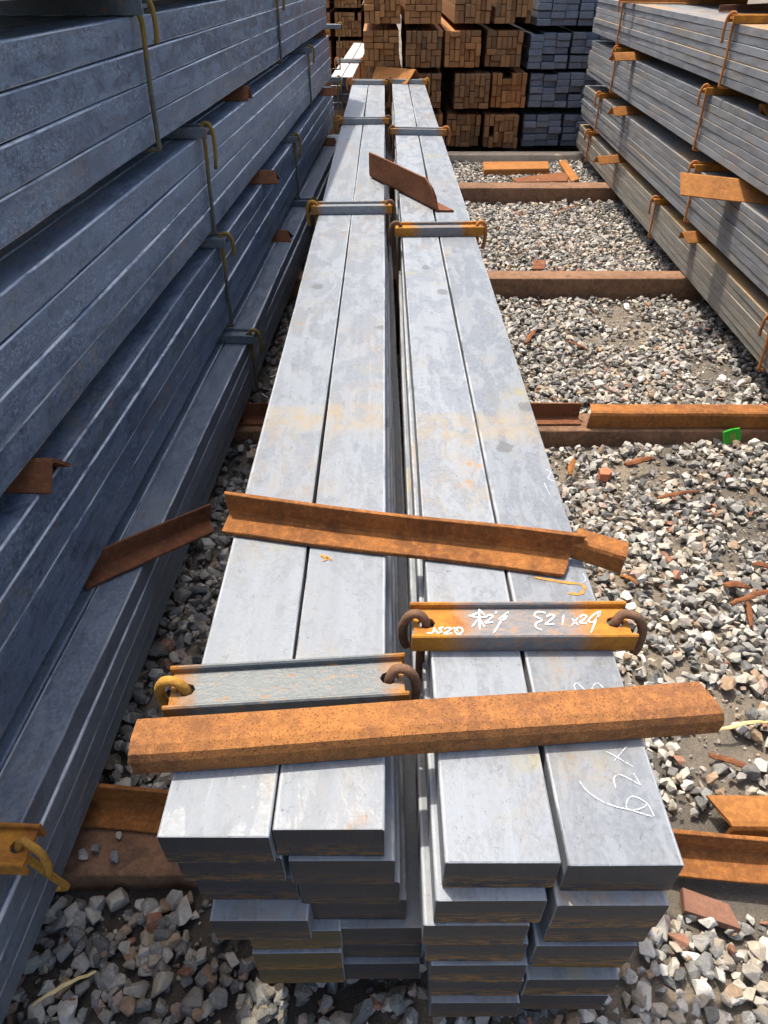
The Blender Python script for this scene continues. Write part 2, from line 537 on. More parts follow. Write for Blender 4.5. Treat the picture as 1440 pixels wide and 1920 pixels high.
gx = axis(-1.2, 2.2, 0.045, 250)
gy = axis(-0.6, 6.9, 0.045, 250)
gv, gf = [], []
for y in gy:
    for x in gx:
        inside = -1.3 < x < 2.3 and -0.7 < y < 7.0
        z = gz(x, y) + 0.006 * mnoise.noise((x * 9, y * 9, 0)) + 0.004 * mnoise.noise((x * 23, y * 23, 3)) if inside else GZ
        gv.append((x, y, z - 0.004))
nx = len(gx)
for j in range(len(gy) - 1):
    for i in range(nx - 1):
        gf.append((j * nx + i, j * nx + i + 1, (j + 1) * nx + i + 1, (j + 1) * nx + i))
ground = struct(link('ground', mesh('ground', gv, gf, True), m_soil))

# ------------------------------------------------------------------ builders
def clamp_mesh(name, L, w=0.066, h=0.030, tf=0.006, web0=0.013, web1=0.020, hole=0.010, inset=0.022):
    """channel offcut lying open side up, a hole near each end; x along, base at z = 0"""
    v, f = [], []

    def box(x0, x1, y0, y1, z0, z1):
        b = len(v)
        v.extend([(x, y, z) for z in (z0, z1) for (x, y) in ((x0, y0), (x1, y0), (x1, y1), (x0, y1))])
        f.extend([(b + 3, b + 2, b + 1, b), (b + 4, b + 5, b + 6, b + 7)] + [(b + i, b + (i + 1) % 4, b + 4 + (i + 1) % 4, b + 4 + i) for i in range(4)])
    yi = w / 2 - tf
    for s in (-1, 1):
        # flange with softened top corners
        y0, y1 = (yi, w / 2) if s > 0 else (-w / 2, -yi)
        b = len(v)
        pr = [(y0, 0), (y1, 0), (y1, h - 0.002), (y1 - 0.002, h), (y0 + 0.002, h), (y0, h - 0.002)]
        for x in (-L / 2, L / 2):
            v.extend([(x, p[0], p[1]) for p in pr])
        n = len(pr)
        f.extend([(b + i, b + (i + 1) % n, b + n + (i + 1) % n, b + n + i) for i in range(n)])
        f.append(tuple(b + i for i in range(n))[::-1])
        f.append(tuple(b + n + i for i in range(n)))
    hx = L / 2 - inset
    q = 0.018
    box(-hx + q, hx - q, -yi, yi, web0, web1)
    for s in (-1, 1):
        x0, x1 = s * hx - q, s * hx + q
        b = len(v)
        outer = [(x1, 0), (x1, yi), (s * hx, yi), (x0, yi), (x0, 0), (x0, -yi), (s * hx, -yi), (x1, -yi)]
        inner = [(s * hx + hole * 1.25 * math.cos(a), hole * math.sin(a)) for a in (math.pi / 4 * k for k in range(8))]
        for z in (web1, web0):
            v.extend([(p[0], p[1], z) for p in outer])
            v.extend([(p[0], p[1], z) for p in inner])
        for i in range(8):
            j = (i + 1) % 8
            f.append((b + i, b + j, b + 8 + j, b + 8 + i))
            f.append((b + 16 + 8 + i, b + 16 + 8 + j, b + 16 + j, b + 16 + i))
            f.append((b + 8 + i, b + 8 + j, b + 24 + j, b + 24 + i))
            f.append((b + i, b + j, b + 16 + j, b + 16 + i))
    return fix_normals(mesh(name, v, f))


clamp_cache = {}


def add_clamp(parent, loc, L, mat, sides, height, edge, rz=0.0, rod=None, rr=0.0052, hang=0.05, w=0.066, lean=0.0, hookmat=None, seed=0, h=0.030):
    """sides: which ends carry a tie rod (-1, 1); edge: half width of the bundle from the clamp's centre"""
    rd = random.Random(seed * 31 + int(L * 1000))
    key = (round(L, 3), mat.name, w, h)
    if key not in clamp_cache:
        clamp_cache[key] = clamp_mesh('clamp', L, w, h, web0=h * 0.43, web1=h * 0.67)
    me = clamp_cache[key]
    c = link('clamp', me, mat, parent, loc, (rd.uniform(-0.015, 0.015), 0, rz))
    for s in sides:
        hx = L / 2 - 0.022
        ex = L / 2 + 0.008 + rd.uniform(-0.003, 0.004)
        fx = edge + rr + 0.002
        yy = rd.uniform(-0.012, 0.012)
        hg = hang * rd.uniform(0.7, 1.3)
        zt = h + 0.005
        pts = [(s * (edge - 0.05), lean, -height - rr - 0.001), (s * (fx - 0.004), lean, -height - rr - 0.001), (s * fx, lean * 0.95, -height + 0.012),
               (s * fx, lean * 0.5, -height * 0.5), (s * (fx + 0.001), 0.004, -0.02), (s * hx, 0, 0.004), (s * (hx + 0.001), 0.0, h * 0.75),
               (s * (hx + 0.010), 0.002, zt), (s * (ex - 0.006), yy * 0.4, zt - 0.001), (s * (ex + 0.004), yy * 0.7, h * 0.45),
               (s * (ex + 0.004), yy, -hg * 0.5), (s * (ex - 0.001), yy * 1.2, -hg)]
        link('tie_rod', tube('tie_rod', pts, rr, 8, 4), rod or m_rod_b, c)
    return c


def angle_mesh(name, L, a, b, t, r=0.008, cut0=(0, 0), cut1=(0, 0), wob=0.0012, seed=0, st=None, rag=0.0015, pw=1.0):
    """L-section along x (0..L): leg a stands up along z at y = 0, leg b lies along -y at z = 0.
    cutN = slant of the end for the tip of leg a / the tip of leg b"""
    rd = random.Random(seed)
    prof = [(-b, 0.0015), (-b + 0.0015, 0), (-b * 0.5, 0), (-r, 0), (-r * 0.3, r * 0.3), (0, r), (0, a * 0.5), (0, a * 0.72), (0, a * 0.88), (0, a - 0.0015), (-0.0015, a), (-t + 0.001, a), (-t, a - 0.001),
            (-t, a * 0.88), (-t, a * 0.72), (-t, a * 0.5), (-t, t + r * 0.6), (-t - r * 0.18, t + r * 0.18), (-t - r * 0.6, t), (-b * 0.5, t), (-b + 0.001, t), (-b, t - 0.001)]
    st = st or max(6, int(L / 0.05))
    rings = []
    ph = [rd.uniform(0, 6) for _ in range(4)]
    for i in range(st + 1):
        u = i / st
        ring = []
        for (y, z) in prof:
            wa, wb = max(0, z) / a, max(0, -y) / b
            x0 = cut0[0] * wa ** pw + cut0[1] * wb
            x1 = L + cut1[0] * wa + cut1[1] * wb
            x = x0 + (x1 - x0) * u
            if i in (0, st):
                x += rd.uniform(-rag, rag)
            dy = wob * math.sin(u * L * 13 + ph[0]) + rd.uniform(-1, 1) * wob * 0.3
            dz = wob * math.sin(u * L * 11 + ph[1]) * wa + rd.uniform(-1, 1) * wob * 0.3
            ring.append((x, y + dy, z + dz))
        rings.append(ring)
    return loft(name, rings)


def angle_between(name, label, p0, p1, a, b, t, mat, roll=0.0, cat='angle iron', seed=0, dz=0.0, group=None, **kw):
    """angle whose heel runs from p0 to p1 (both on the support)"""
    p0, p1 = Vector(p0), Vector(p1)
    d = p1 - p0
    me = angle_mesh(name, d.length, a, b, t, seed=seed, **kw)
    yaw = math.atan2(d.y, d.x)
    pit = -math.asin(d.z / d.length)
    rot = (Matrix.Rotation(yaw, 4, 'Z') @ Matrix.Rotation(pit, 4, 'Y') @ Matrix.Rotation(roll, 4, 'X')).to_euler()
    o = link(name, me, mat, None, p0 + Vector((0, 0, dz)), rot)
    return tag(o, label, cat, group)


# ------------------------------------------------------------------ the two bundles in the middle
W1, T1 = 0.123, 0.0618
LEN = 5.92
mid_meshes = [bar_mesh('flat_bar', W1, T1, LEN, 0.0026, 44, 0.0012, 100 + i) for i in range(5)]
for m in mid_meshes:
    m.materials.append(m_mid); m.materials.append(m_end)
mid_meshes_r = [bar_mesh('flat_bar', W1, T1, LEN, 0.0026, 44, 0.0012, 120 + i) for i in range(5)]
for m in mid_meshes_r:
    m.materials.append(m_mid2); m.materials.append(m_end_r)
brown_end = bar_mesh('flat_bar', W1, T1, LEN, 0.0026, 44, 0.0012, 130)
brown_end.materials.append(m_mid2); brown_end.materials.append(m_end_b)
mustard_end = bar_mesh('flat_bar', W1, T1, LEN, 0.0026, 44, 0.0012, 131)
mustard_end.materials.append(m_mid2); mustard_end.materials.append(cut_end('sheared_end_mustard', (0.075, 0.062, 0.035), 1.0))

# (x of left edge near end, x of left edge far end, y of near end) per layer, top first
LEFT_L = [(-0.2470, -0.2480, 0.352), (-0.240, -0.246, 0.358), (-0.230, -0.246, 0.362), (-0.217, -0.243, 0.338), (-0.180, -0.236, 0.348), (-0.181, -0.236, 0.343), (-0.181, -0.236, 0.345)]
LEFT_R = [(-0.1215, -0.1190, 0.360), (-0.111, -0.118, 0.355), (-0.103, -0.116, 0.357), (-0.095, -0.113, 0.362), (-0.0700, -0.109, 0.352), (-0.0700, -0.109, 0.358), (-0.0710, -0.109, 0.350)]
RIGHT_L = [(0.0645, 0.0640, 0.325), (0.0570, 0.0640, 0.312), (0.0460, 0.0610, 0.310), (0.0527, 0.0600, 0.313), (0.059, 0.061, 0.309), (0.062, 0.062, 0.311), (0.0640, 0.0640, 0.303)]
RIGHT_R = [(0.1930, 0.1945, 0.322), (0.1885, 0.194, 0.307), (0.1920, 0.192, 0.314), (0.1846, 0.189, 0.310), (0.197, 0.193, 0.326), (0.190, 0.192, 0.312), (0.189, 0.191, 0.312)]


def middle_bundle(label, cols, meshes, seed):
    root = empty('bar_bundle', label, 'steel bundle', (0, 0.34, TOP - 7 * 0.0625), 0, 'flat bar bundles in the middle row')
    rd = random.Random(seed)
    for ci, col in enumerate(cols):
        for k, (x0, x1, y) in enumerate(col):
            me = rd.choice(meshes)
            if ci == 1 and k == 4 and meshes is mid_meshes_r:
                me = brown_end
            if ci == 0 and k >= 4 and meshes is mid_meshes:
                me = mustard_end
            rz = -math.atan2(x1 - x0, LEN)
            link('flat_bar', me, None, root, (x0 + W1 / 2, y - 0.34, (7 - k) * 0.0625 - T1 / 2), (0, 0, rz))
    return root


bl = middle_bundle('left of the two pale flat bar bundles in the middle, plain grey near clamp', (LEFT_L, LEFT_R), mid_meshes, 3)
br = middle_bundle('right of the two pale flat bar bundles in the middle, with chalked numbers', (RIGHT_L, RIGHT_R), mid_meshes_r, 5)


def mid_clamp(root, pl, pr, mat, edge, rodl, rodr, seed, hang=0.05, xc=None):
    a, b = at(*pl, TOP + 0.02), at(*pr, TOP + 0.02)
    c = (a + b) / 2
    L = 2 * edge + 0.052
    rz = math.atan2(b.y - a.y, b.x - a.x)
    cx = xc
    ob = add_clamp(root, (cx - root.location.x, c.y - root.location.y, TOP - root.location.z + 0.0015), L, mat, (-1, 1), 7 * 0.0625 + 0.004, edge, rz, rodl, 0.0068, hang, seed=seed)
    rods = [o for o in ob.children]
    if rodr is not rodl:
        rods[1].data.materials.clear()
        rods[1].data.materials.append(rodr)
    return ob


cl0 = mid_clamp(bl, (304, 1297), (757, 1270), m_clamp, 0.1255, m_rod_y, m_rod_b, 1, 0.035, -0.122)
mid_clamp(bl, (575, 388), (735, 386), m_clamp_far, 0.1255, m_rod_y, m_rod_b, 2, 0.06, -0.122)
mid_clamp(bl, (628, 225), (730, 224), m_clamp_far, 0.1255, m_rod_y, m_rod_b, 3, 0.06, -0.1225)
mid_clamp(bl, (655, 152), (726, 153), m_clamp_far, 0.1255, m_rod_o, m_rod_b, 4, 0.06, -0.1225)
cr0 = mid_clamp(br, (772, 1170), (1198, 1168), m_clamp_r, 0.1275, m_rod_b, m_rod_b, 5, 0.04, 0.1905)
mid_clamp(br, (748, 428), (918, 426), m_clamp_r, 0.1275, m_rod_b, m_rod_o, 6, 0.05, 0.1905)
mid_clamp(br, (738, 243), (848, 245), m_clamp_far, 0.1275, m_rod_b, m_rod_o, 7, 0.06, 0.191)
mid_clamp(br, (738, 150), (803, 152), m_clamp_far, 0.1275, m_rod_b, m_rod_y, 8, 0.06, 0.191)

# ------------------------------------------------------------------ chalk writing
def ribbon(name, strokes, z, width, mat, parent, seed):
    rd = random.Random(seed)
    v, f = [], []
    for st in strokes:
        pts = [at(px, py, z) for (px, py) in st]
        pts = catmull(pts, 5) if len(pts) > 2 else [pts[0].lerp(pts[1], k / 4) for k in range(5)]
        b = len(v)
        for i, p in enumerate(pts):
            d = pts[min(i + 1, len(pts) - 1)] - pts[max(i - 1, 0)]
            n = Vector((-d.y, d.x, 0)).normalized()
            w = width * rd.uniform(0.65, 1.15) * (0.6 if i in (0, len(pts) - 1) else 1)
            v += [p + n * w / 2, p - n * w / 2]
        for i in range(len(pts) - 1):
            f.append((b + 2 * i, b + 2 * i + 1, b + 2 * i + 3, b + 2 * i + 2))
    q = parent
    bpy.context.view_layer.update()
    inv = q.matrix_world.inverted()
    return link(name, mesh(name, [inv @ p for p in v], f), mat, parent)


def s1(*p):
    return [(740 + x / 2.88, 1090 + y / 2.88) for x, y in p]


def s2(*p):
    return [(1000 + x / 4.5, 1240 + y / 4.5) for x, y in p]


ZW = TOP + 0.0015 + 0.030 * 0.67 + 0.0012
glyphs = [
    [s1((1112, 160), (1072, 182), (1046, 214), (1076, 217), (1098, 190), (1112, 160)), s1((1112, 160), (1090, 205), (1060, 276))],
    [s1((1000, 193), (1018, 181), (1036, 187), (1022, 205), (1000, 223), (1038, 224))],
    [s1((957, 200), (992, 236)), s1((990, 196), (955, 240))],
    [s1((913, 180), (905, 236))],
    [s1((820, 192), (840, 179), (862, 186), (844, 207), (816, 231), (862, 230))],
    [s1((815, 170), (772, 164), (756, 186), (796, 208), (766, 224), (764, 248), (796, 263))],
    [s1((616, 164), (582, 188), (566, 206), (592, 206), (612, 172)), s1((614, 168), (575, 215), (536, 276))],
    [s1((549, 160), (545, 174))],
    [s1((492, 193), (510, 180), (531, 187), (514, 204), (490, 222), (532, 220))],
    [s1((455, 150), (458, 205), (460, 260)), s1((398, 184), (440, 192), (494, 194)), s1((458, 165), (405, 190)), s1((456, 196), (418, 246)), s1((456, 200), (486, 246)), s1((456, 150), (488, 185))],
    [s1((366, 252), (340, 250), (325, 270), (345, 284), (366, 271), (364, 252)), s1((346, 271), (318, 248))],
    [s1((268, 258), (286, 250), (308, 255), (290, 268), (266, 282), (312, 280))],
    [s1((264, 248), (240, 254), (254, 270), (230, 278), (224, 262))],
    [s1((216, 248), (205, 276), (174, 278))]]
for k, g in enumerate(glyphs):
    ribbon('chalk_mark', g, ZW + 0.00002 * k, 0.0027, m_chalk, cr0, 1 + k)
bar_r = [o for o in br.children if o.name.startswith('flat_bar')][7]
glyphs = [
    [s2((390, 1010), (450, 1090), (560, 1170), (680, 1220), (820, 1255), (1010, 1310)), s2((1020, 1305), (960, 1200), (850, 1140), (795, 1170), (790, 1240), (870, 1250), (940, 1225), (965, 1195))],
    [s2((695, 1070), (680, 990), (720, 955), (800, 985), (905, 1045)), s2((905, 1045), (870, 980), (845, 945))],
    [s2((615, 760), (690, 800), (850, 895)), s2((790, 715), (680, 840))],
    [s2((360, 245), (345, 200), (375, 185), (430, 235), (480, 255), (510, 200), (550, 185), (625, 265))],
    [[(1024, 880), (1033, 886), (1028, 897), (1043, 903)]], [[(1020, 905), (1032, 930)]], [[(1093, 1075), (1098, 1086), (1093, 1092)]]]
for k, g in enumerate(glyphs):
    ribbon('chalk_mark', g, TOP + 0.0012, 0.0014, m_chalk_thin, bar_r, 40 + k)

ribbon('rust_stain', [[(1003, 1082), (1040, 1089), (1086, 1095)], [(1086, 1093), (1096, 1102), (1088, 1113), (1066, 1112)]], TOP + 0.0014, 0.0055, m_stain, bar_r, 70)
bar_m = [o for o in bl.children if o.name.startswith('flat_bar')][7]
ribbon('rust_stain', [[(601, 1040), (612, 1046), (606, 1052)], [(612, 1044), (622, 1050)]], TOP + 0.0014, 0.006, m_stain, bar_m, 71)

# ------------------------------------------------------------------ stacks left and right
left_meshes = [bar_mesh('flat_bar', 0.0745, 0.0615, 6.3, 0.0042, 60, 0.0026, 200 + i, 0.0009) for i in range(6)]
left_low = [bar_mesh('flat_bar', 0.0745, 0.0450, 6.3, 0.0036, 60, 0.0026, 210 + i, 0.0009) for i in range(4)]
for m in left_meshes:
    m.materials.append(m_left); m.materials.append(m_end)
for m in left_low:
    m.materials.append(m_ledge); m.materials.append(m_end)
right_meshes = [bar_mesh('flat_bar', 0.105, 0.0286, 6.0, 0.0022, 60, 0.0012, 220 + i, 0.0006) for i in range(6)]
for m in right_meshes:
    m.materials.append(m_right); m.materials.append(m_end)
right_low = [bar_mesh('flat_bar', 0.105, 0.0263, 6.0, 0.0022, 60, 0.0012, 230 + i, 0.0006) for i in range(4)]
for m in right_low:
    m.materials.append(m_right_low); m.materials.append(m_end)


def stack_tier(label, group, x0, z0, layers, pitch, t, across, wpitch, side, meshes, ystart, seed, rag=0.004):
    """side -1: outer face at x = 0 and bars going to -x; +1: going to +x"""
    rd = random.Random(seed)
    root = empty('bar_bundle', label, 'steel bundle', (x0, 0, z0), YAW, group)
    for k in range(layers):
        for j in range(across):
            dx = rd.uniform(-rag, rag * 0.3) if j == 0 else rd.uniform(-0.001, 0.001)
            x = side * (wpitch * (j + 0.5)) - side * 0.0 + side * abs(dx)
            link('flat_bar', rd.choice(meshes), None, root, (x, ystart + rd.uniform(-0.03, 0.03), k * pitch + pitch / 2), (0, 0, rd.uniform(-0.0006, 0.0006)))
    return root


GL, GR = 'bundles in the tall blue-grey stack on the left', 'bundles in the thin-bar stack on the right'
XL = {0: -0.604, 1: -0.622, 2: -0.620, 3: -0.611, 4: -0.549}
ZL = {0: 1.296, 1: 1.0, 2: 0.70, 3: 0.40, 4: 0.167}
NL = {0: 'topmost blue-grey bundle of the left stack, only its lower edge showing in the corner', 1: 'blue-grey flat bar bundle, second from the top of the left stack',
      2: 'blue-grey flat bar bundle, third from the top of the left stack', 3: 'blue-grey flat bar bundle, fourth from the top of the left stack',
      4: 'lowest blue-grey bundle of the left stack, its top standing out like a ledge'}
LT = {}
for i in range(5):
    if i == 4:
        LT[i] = stack_tier(NL[i], GL, XL[i], ZL[i], 4, 0.0458, 0.045, 5, 0.0765, -1, left_low, -0.62, 300 + i)
    else:
        LT[i] = stack_tier(NL[i], GL, XL[i], ZL[i], 4, 0.0625, 0.0615, 5, 0.0765, -1, left_meshes, -0.66 + 0.03 * i, 300 + i)
ZTL = {i: ZL[i] + (0.1832 if i == 4 else 0.25) for i in range(5)}
XR = {0: 1.53, 1: 1.279, 2: 1.288, 3: 1.295, 4: 1.307}
ZR = {0: 1.213, 1: 0.938, 2: 0.675, 3: 0.388, 4: 0.165}
NR = {0: 'topmost bundle of the right stack, set back, grey strip in the upper right corner', 1: 'grey thin bar bundle of the right stack with bright sunlit top',
      2: 'grey thin bar bundle of the right stack, second below the sunlit one at the top', 3: 'grey thin bar bundle of the right stack, directly on the dusty lowest bundle',
      4: 'lowest dusty brownish thin bar bundle of the right stack beside the gravel'}
NR[2] = 'grey thin bar bundle of the right stack, directly under the one with sunlit top'
RT = {}
for i in range(5):
    RT[i] = stack_tier(NR[i], GR, XR[i], ZR[i], 6 if i == 4 else 7, 0.0278 if i == 4 else 0.0302, 0.029, 5, 0.1065, 1, right_low if i == 4 else right_meshes, 0.14 + 0.02 * i, 400 + i)
ZTR = {i: ZR[i] + (0.1668 if i == 4 else 0.2114) for i in range(5)}


def side_clamp(tier, z0, zt, px, py, side, mat, rod, seed, hang=0.06, lean=0.0, over=0.026):
    p = at(px, py, zt + 0.02)
    y = (p.y + 0.0427 * (p.x - tier.location.x))
    width = 5 * (0.0765 if side < 0 else 0.1065)
    L = width + 2 * over
    e = width / 2
    cx = side * e
    s = -side
    return add_clamp(tier, (cx, y, zt - z0 + 0.0015), L, mat, (s,), zt - z0 + 0.002, e, 0, rod, 0.0058, hang, w=0.060, lean=lean, seed=seed, h=0.028)


for (i, px, py, seed, hang, lean) in ((1, 380, 8, 1, 0.075, -0.03), (2, 400, 243, 2, 0.07, -0.03), (3, 437, 448, 3, 0.03, -0.02), (4, 476, 628, 4, 0.05, 0.0), (4, 78, 1590, 5, 0.04, 0.03),
                          (1, 531, -30, 6, 0.06, 0.0), (2, 588, 92, 7, 0.06, 0.01), (3, 560, 258, 8, 0.06, 0.0), (4, 598, 378, 9, 0.05, 0.0),
                          (2, 622, 48, 10, 0.05, 0.0), (3, 634, 147, 11, 0.05, 0.0)):
    side_clamp(LT[i], ZL[i], ZTL[i], px, py, -1, m_clamp_r if (i == 4 and py > 1000) else m_clamp_dark, m_rod_y if i == 4 and py > 1000 else m_rod_g, seed, hang, lean, 0.036 if py > 1000 else 0.026)
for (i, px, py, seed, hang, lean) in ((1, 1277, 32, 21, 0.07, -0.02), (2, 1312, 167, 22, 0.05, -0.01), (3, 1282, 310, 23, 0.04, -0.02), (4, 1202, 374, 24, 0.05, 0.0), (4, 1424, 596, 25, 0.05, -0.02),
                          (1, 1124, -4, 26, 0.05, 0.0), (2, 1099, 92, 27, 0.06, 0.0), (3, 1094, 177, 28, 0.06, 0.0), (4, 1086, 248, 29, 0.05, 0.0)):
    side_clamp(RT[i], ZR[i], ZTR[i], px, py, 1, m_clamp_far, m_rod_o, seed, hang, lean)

# spacers between the tiers: roof-shaped angle offcuts lying across the stack
def roof_spacer(name, label, tip, zs, inward, leg, mat, seed, group, yaw=0.0, t=0.006, cut=0.0, half=R(45)):
    """tip = (px, py) of the ridge's outer end seen at height zs + ridge height"""
    hgt = leg * math.sin(half)
    p = at(tip[0], tip[1], zs + hgt)
    L = 0.36
    me = angle_mesh(name, L, leg, leg, t, seed=seed, cut0=(cut, cut))
    # heel becomes the ridge: rotate so that both legs hang down
    rz = (0 if inward > 0 else math.pi) + YAW + yaw
    rot = (Matrix.Rotation(rz, 4, 'Z') @ Matrix.Rotation(math.pi - R(45), 4, 'X')).to_euler()
    o = link(name, me, mat, None, (p.x, p.y, zs + leg * math.cos(R(45)) + 0.0012), rot)
    return tag(o, label, 'angle spacer', group)


GS, GSL = 'rusty spacers in the right stack', 'rusty spacers in the left stack'
roof_spacer('angle_spacer', 'far rusty roof-shaped offcut under the sunlit-top bundle of the right stack', (1150, 98), ZTR[2], 1, 0.058, m_rust_bright, 1, GS, 0.38)
roof_spacer('angle_spacer', 'rusty triangular offcut end at the right picture edge under the sunlit-top bundle', (1424, 193), ZTR[2], 1, 0.058, m_rust_bright, 2, GS, 0.0, cut=0.03)
roof_spacer('angle_spacer', 'far rusty roof-shaped offcut, middle one of three above each other in right stack', (1148, 200), ZTR[3], 1, 0.066, m_rust_bright, 3, GS, 0.38)
o = roof_spacer('angle_spacer', 'large amber plate-like offcut sticking far out of the right stack', (1275, 322), ZTR[3], 1, 0.100, m_rust_bright, 4, GS, -0.42, cut=0.03)
roof_spacer('angle_spacer', 'far rusty roof-shaped offcut, lowest of three above each other in right stack', (1120, 292), ZTR[4], 1, 0.062, m_rust_bright, 5, GS, 0.38)
roof_spacer('angle_spacer', 'rusty trapezoid offcut on the lowest right bundle, near the amber plate', (1278, 433), ZTR[4], 1, 0.062, m_rust_bright, 6, GS, 0.2, cut=0.02)
roof_spacer('angle_spacer', 'dark red-brown offcut under the second left bundle, beside its tie rod', (466, 160), ZTL[2], -1, 0.062, m_rust_dark, 7, GSL)
roof_spacer('angle_spacer', 'curled dark rusty offcut in the left stack, beside the second clamp column', (512, 318), ZTL[3], -1, 0.062, m_rust_dark, 8, GSL, 0.1, cut=-0.02)
roof_spacer('angle_spacer', 'brown trapezoid offcut lying on the left ledge bundle in the far half', (538, 430), ZTL[4], -1, 0.062, m_rust_dark, 9, GSL, cut=-0.02)
roof_spacer('angle_spacer', 'torn dark red offcut in the near lower part of the left stack', (98, 858), ZTL[3], -1, 0.062, m_rust_dark, 10, GSL)
roof_spacer('angle_spacer', 'farthest rusty offcut between upper left bundles, by the stack end', (610, 55), ZTL[2], -1, 0.062, m_rust_dark, 11, GSL)
roof_spacer('angle_spacer', 'far dark offcut between the third and fourth left bundles near the stack end', (632, 163), ZTL[3], -1, 0.062, m_rust_dark, 12, GSL)
roof_spacer('angle_spacer', 'far dark offcut on the left ledge bundle, close to the middle bundles', (628, 258), ZTL[4], -1, 0.062, m_rust_dark, 13, GSL)
# long angle poking out on the ledge bundle at the left
angle_between('angle_iron', 'dark rusty angle iron slanting out over the left ledge bundle', at(150, 1085, ZTL[4]), at(392, 980, ZTL[4]) + Vector((0, 0, 0.003)), 0.048, 0.045, 0.006, m_rust_dark, 0.0, seed=31, cut1=(0.012, -0.012), dz=0.002)
# rusty angle lying on the sunlit top of the right stack
angle_between('angle_iron', 'rusty angle iron lying on the sunlit top bundle at the upper picture edge', at(1163, 6, ZTR[1]), at(1400, 10, ZTR[1]), 0.05, 0.05, 0.006, m_rust_bright, 0.0, seed=32, dz=0.002)
angle_between('angle_iron', 'short dark angle iron on the sunlit top bundle, right of its clamp', at(1346, 24, ZTR[1]), at(1470, 20, ZTR[1]), 0.03, 0.03, 0.005, m_plate, 0.0, seed=33, dz=0.002)

# ------------------------------------------------------------------ rusty pieces lying on the middle bundles
# A: L open to the camera
pa, pb = at(415, 1003, TOP), at(1066, 1085, TOP)
dirA = (pb - pa).normalized()
nA = Vector((-dirA.y, dirA.x, 0))
angle_between('angle_iron', 'orange angle iron lying open side up across both bundles behind the clamps', pa + nA * 0.050, pb + nA * 0.050, 0.050, 0.052, 0.0085, m_rust, 0.0, seed=41, r=0.015, dz=0.0015, cut0=(-0.004, 0.004), cut1=(0.020, -0.012), wob=0.0016)
# B: short inverted angle behind the right end of A
pB0, pB1 = at(1105, 1062, TOP), at(1164, 1078, TOP)
dB = (pB1 - pB0).normalized()
nB = Vector((-dB.y, dB.x, 0))
angle_between('angle_iron', 'short rusty stub poking out behind the right end of the long orange angle', pB0 - dB * 0.03 + Vector((0, 0, 0.040)), pB1 + Vector((0, 0, 0.036)), 0.036, 0.036, 0.007, m_rust, math.pi, seed=42, dz=0.001, cut0=(0, 0), cut1=(0, 0))
# C: long speckled inverted angle in front
pc, pd = at(250, 1455, TOP), at(1346, 1376, TOP)
angle_between('angle_iron', 'speckled rusty angle iron lying ridge up across both bundles, nearest the camera', pc + Vector((0, 0, 0.040)), pd + Vector((0, 0, 0.040)), 0.040, 0.050, 0.008, m_rust_speck, math.pi, seed=43, dz=0.001, r=0.014, cut0=(0.002, 0.004), cut1=(0.0, -0.016), wob=0.0007)
# D: upright offcut standing diagonally
p0, p1 = at(692, 333, TOP), at(818, 398, TOP)
M4 = angle_between('angle_iron', 'brown angle offcut standing on edge diagonally between the farther clamps', p1, p0, 0.100, 0.060, 0.007, m_rust_dark, 0.0, seed=44, dz=0.001, cut0=(0.10, -0.03), cut1=(0.0, -0.01), r=0.012, pw=2.6)
# E: amber plate at the far end
p0, p1 = at(706, 150, TOP), at(780, 158, TOP)
angle_between('angle_iron', 'bright amber roof-shaped offcut on the far end of the right middle bundle', p1 + Vector((0, 0.04, 0.098)), p0 + Vector((0, 0.06, 0.098)), 0.135, 0.135, 0.008, m_rust_bright, R(180 - 45), seed=45, dz=0.0, r=0.014, cut1=(-0.03, -0.03), cut0=(0.02, 0.02))

# ------------------------------------------------------------------ sleepers
def beam(name, label, x0, x1, y, z0, z1, depth, mat, seed, yaw=0.0, r=0.006, cat='sleeper', group='rusty sleepers under the bundles'):
    rd = random.Random(seed)
    prof = round_rect(depth, z1 - z0, r, 3)
    rings = []
    n = int((x1 - x0) / 0.08)
    for i in range(n + 1):
        u = (x1 - x0) * i / n
        rings.append([(u, -p[0] + rd.uniform(-1, 1) * 0.0012, p[1] + (z1 - z0) / 2 + rd.uniform(-1, 1) * 0.0012) for p in prof])
    return tag(link(name, loft(name, rings, smooth=True), mat, None, (x0, y, z0), (0, 0, yaw)), label, cat, group)


beam('sleeper', 'wide low rusty sleeper plate under the near ends of the bundles', -1.3, 0.36, 0.575, -0.03, 0.098, 0.10, m_beam, 1)
beam('sleeper', 'rusty lower sleeper beam running behind the green wrapper', -1.3, 2.1, 2.037, -0.03, 0.098, 0.12, m_beam, 2)
beam('sleeper', 'rusty sleeper beam in the middle of the gravel lane, third from the camera', -1.3, 2.2, 3.30, -0.03, 0.160, 0.11, m_beam, 3)
beam('sleeper', 'rusty sleeper beam next to last before the back wall of bundles', -1.3, 2.3, 5.02, -0.03, 0.158, 0.15, m_beam, 4)
tag(beam('kerb_beam', 'long tan concrete beam in front of the back wall of bundles', 0.48, 2.3, 6.24, -0.03, 0.115, 0.13, m_concrete, 5), 'long tan concrete beam in front of the back wall of bundles', 'concrete beam')
tag(beam('kerb_beam', 'short end of a concrete beam left of the long one', 0.10, 0.475, 6.26, -0.03, 0.095, 0.13, m_concrete, 6), 'short end of a concrete beam left of the long one', 'concrete beam')
